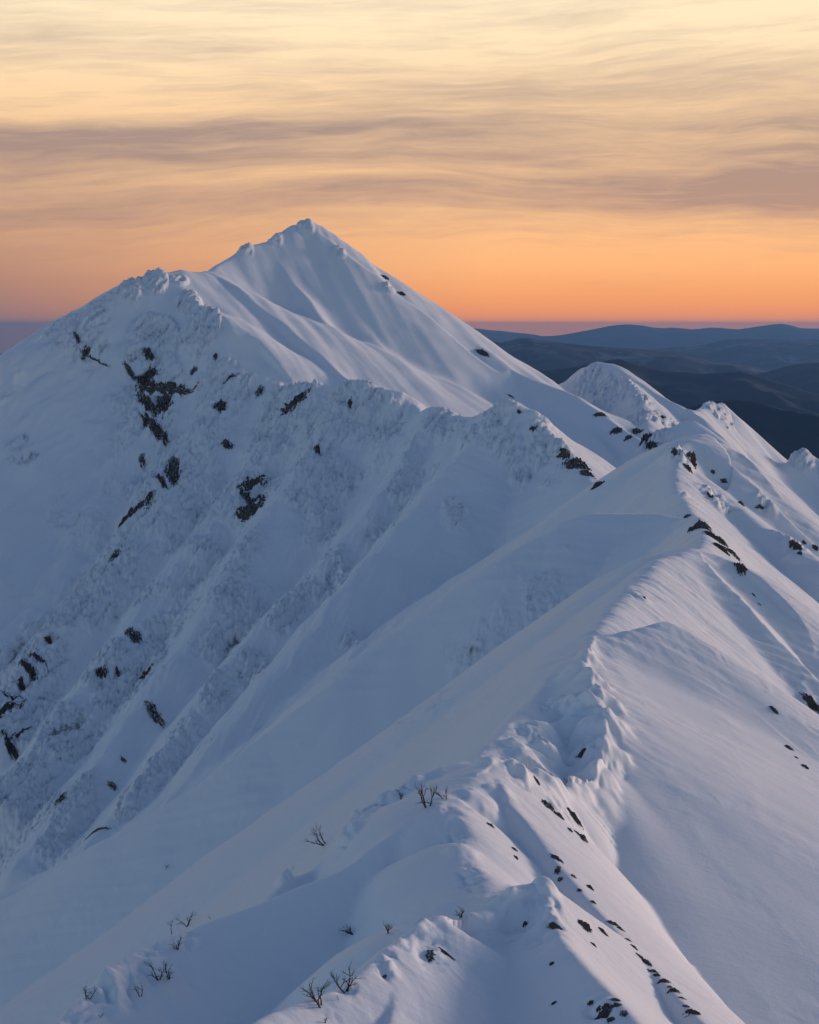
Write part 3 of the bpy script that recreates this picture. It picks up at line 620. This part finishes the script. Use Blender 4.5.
def place_rocks():
    rng = random.Random(5)
    allp = [(p[0] + rng.uniform(-1, 1), p[1] + rng.uniform(-1, 1)) for c in ROCKS for p in c[4]]
    X, Y, ok = hit(allp, lambda u, v: terrain(u, v)[:1], n=2200)
    k = 0; specs = []; tags = []
    for what, where, kind, grp, pts in ROCKS:
        order = sorted(range(len(pts)), key=lambda i: pts[i][1]); rank = {i: r for r, i in enumerate(order)}
        big = max(range(len(pts)), key=lambda i: pts[i][2] * pts[i][3])
        for i, (px, py, ln, wd) in enumerate(pts):
            x, y, good = float(X[k]), float(Y[k]), bool(ok[k]); k += 1
            if not good: continue
            sc = y / FPX * rng.uniform(.62, 1.45)
            crag = 'black crag' in grp; f = 0.62 if crag else (0.50 if what == 'outcrop' else 0.58); ln = ln * (1.8 if crag else 1.9 if what == 'outcrop' else 1.1); sc = sc if not crag else y / FPX
            specs.append((x, y, wd * sc * f, ln * sc * f * 1.25, 7 * k + 3, (ROCK_CRAG if crag else ROCK_RIMED) if kind == 'r' else ROCK_BARE, 'rock_outcrop' if what == 'outcrop' else 'rock'))
            r = rank[i]; n = len(pts)
            pos = 'topmost' if r == 0 else ('lowest' if r == n - 1 else ORD[r] + ' from the top')
            lab = f"{'largest ' if i == big else ''}dark {what}, {pos} {where}"
            tags.append((lab, grp))
    for o, (lab, grp) in zip(rocks(specs), tags): tag(o, lab, 'rock', grp)
place_rocks()

# ------------------------------------------------------------------ bare shrubs that stick out of the snow
def twig_material():
    m, q, b, o = new_mat('twig_bark')
    geo = q.n('ShaderNodeNewGeometry'); n = q.noise(geo.outputs['Position'], 14, 4)
    q.put(b.inputs['Base Color'], q.mix(n, (0.018, 0.015, 0.015), (0.055, 0.045, 0.042))); b.inputs['Roughness'].default_value = 0.9
    return m
TWIG = twig_material()

def tube(V, F, pts, rad, n=5):
    b0 = len(V); pts = np.array(pts)
    for i, p in enumerate(pts):
        d = pts[min(i + 1, len(pts) - 1)] - pts[max(i - 1, 0)]; d = d / (np.linalg.norm(d) + 1e-9)
        a = np.cross(d, (0.3, 0.9, 0.2)); a /= np.linalg.norm(a) + 1e-9; c = np.cross(d, a)
        for j in range(n):
            t = 2 * math.pi * j / n; V.append(tuple(p + rad[i] * (math.cos(t) * a + math.sin(t) * c)))
    for i in range(len(pts) - 1):
        for j in range(n):
            k = (j + 1) % n; F.append((b0 + i * n + j, b0 + i * n + k, b0 + (i + 1) * n + k, b0 + (i + 1) * n + j))

def limb(V, F, rng, p, d, ln, r, depth):
    pts = [np.array(p)]; rad = [r]; d = np.array(d, float); seg = 6
    for i in range(seg):
        d = d + np.array([rng.gauss(0, .20), rng.gauss(0, .20), rng.gauss(0.03, .13)]); d /= np.linalg.norm(d)
        pts.append(pts[-1] + d * ln / seg); rad.append(r * (1 - 0.75 * (i + 1) / seg))
    tube(V, F, pts, rad)
    if depth > 0:
        for i in range(rng.randint(3, 5)):
            k = rng.randint(2, seg - 1); dd = d + np.array([rng.gauss(0, .75), rng.gauss(0, .6), rng.gauss(0.15, .4)]); dd /= np.linalg.norm(dd)
            limb(V, F, rng, pts[k], dd, ln * rng.uniform(.35, .62), rad[k] * .72, depth - 1)

def shrub(x, y, z, h, seed, lean, flat, stems, label, group='bare shrubs in the snow'):
    rng = random.Random(seed)
    root = bpy.data.objects.new('bare_shrub', None); COL.objects.link(root); root.location = (x, y, z)
    tag(root, label, 'shrub', group)
    for s_ in range(stems):
        V, F = [], []
        d = (lean + rng.gauss(0, .45), rng.gauss(0, .3), max(0.12, (1.0 if not flat else 0.28) + rng.gauss(0, .12)))
        nd = math.sqrt(sum(c * c for c in d)); d = tuple(c / nd for c in d)
        limb(V, F, rng, (rng.gauss(0, .08) * h, rng.gauss(0, .05) * h, -0.12 * h), d, h * rng.uniform(.85, 1.2), 0.030 * h + 0.012, 2)
        me = bpy.data.meshes.new('stem'); me.from_pydata(V, [], F); me.update(); me.materials.append(TWIG)
        o = bpy.data.objects.new('stem', me); COL.objects.link(o); o.parent = root

SHRUBS = [  # px, py of the foot, height px, lean, lying, stems, label
 (428, 806, 22, -.2, 0, 4, 'largest bare shrub, standing in front of the round snow mound at the crest'),
 (447, 799, 15, .15, 0, 2, 'bare two-stemmed shrub just right of the largest one by the snow mound'),
 (399, 800, 12, 0, 0, 2, 'small half-buried shrub on the rimed hump left of the round mound'),
 (326, 843, 20, -.9, 1, 3, 'dark shrub lying flat, pointing left out of the rimed rib'),
 (166, 868, 9, -.8, 1, 1, 'lone twig lying on the smooth snow far left of the rimed rib'),
 (462, 917, 13, -.1, 0, 3, 'small shrub in the hollow behind the nearest snow head'),
 (388, 933, 15, .1, 0, 3, 'spreading low shrub beside the lit lip left of the hollow'),
 (354, 933, 14, -.9, 1, 3, 'shrub with branches bent left, lying on the slope'),
 (346, 992, 28, -.15, 0, 3, 'tall shrub with a flat bent top, right one of the bottom pair'),
 (322, 1006, 28, -.35, 0, 4, 'tall bushy shrub leaning left, left one of the bottom pair'),
 (338, 1000, 5, 0, 0, 1, 'tiny tuft of twigs between the two tall bottom shrubs'),
 (325, 1022, 8, 0, 0, 2, 'tiny shrub at the bottom edge below the tall pair'),
 (188, 926, 15, .1, 0, 3, 'upright twigs at the left end of the bright curved lip'),
 (172, 934, 14, -.9, 1, 1, 'single curved branch reaching left from the end of the bright lip'),
 (179, 949, 13, 0, 0, 4, 'dense dark tuft just below the end of the bright lip'),
 (158, 980, 20, 0, 0, 3, 'spiky shrub on the rimed slope at lower left, left of its bushy neighbour'),
 (168, 978, 15, .3, 0, 4, 'bushy dark shrub on the rimed slope, right of the spiky one'),
 (141, 996, 14, .1, 0, 2, 'thin upright shrub below the spiky one at lower left'),
 (88, 998, 13, .2, 0, 3, 'shrub farthest to the lower left with branches spread wide'),
 (101, 1017, 6, 0, 0, 2, 'tiny tuft at the bottom left corner of the rimed slope'),
 (211, 919, 5, 0, 0, 1, 'tiny twig on top of the bright curved lip'),
]
def place_shrubs():
    X, Y, ok = hit([(s_[0], s_[1]) for s_ in SHRUBS], lambda u, v: terrain(u, v)[:1], n=3000, y1=500)
    Z, _ = terrain(X.copy(), Y.copy())
    for i, (px, py, h, lean, flat, stems, lab) in enumerate(SHRUBS):
        if ok[i]: shrub(float(X[i]), float(Y[i]), float(Z[i]), h * Y[i] / FPX, 100 + i, lean, flat, stems, lab)
place_shrubs()
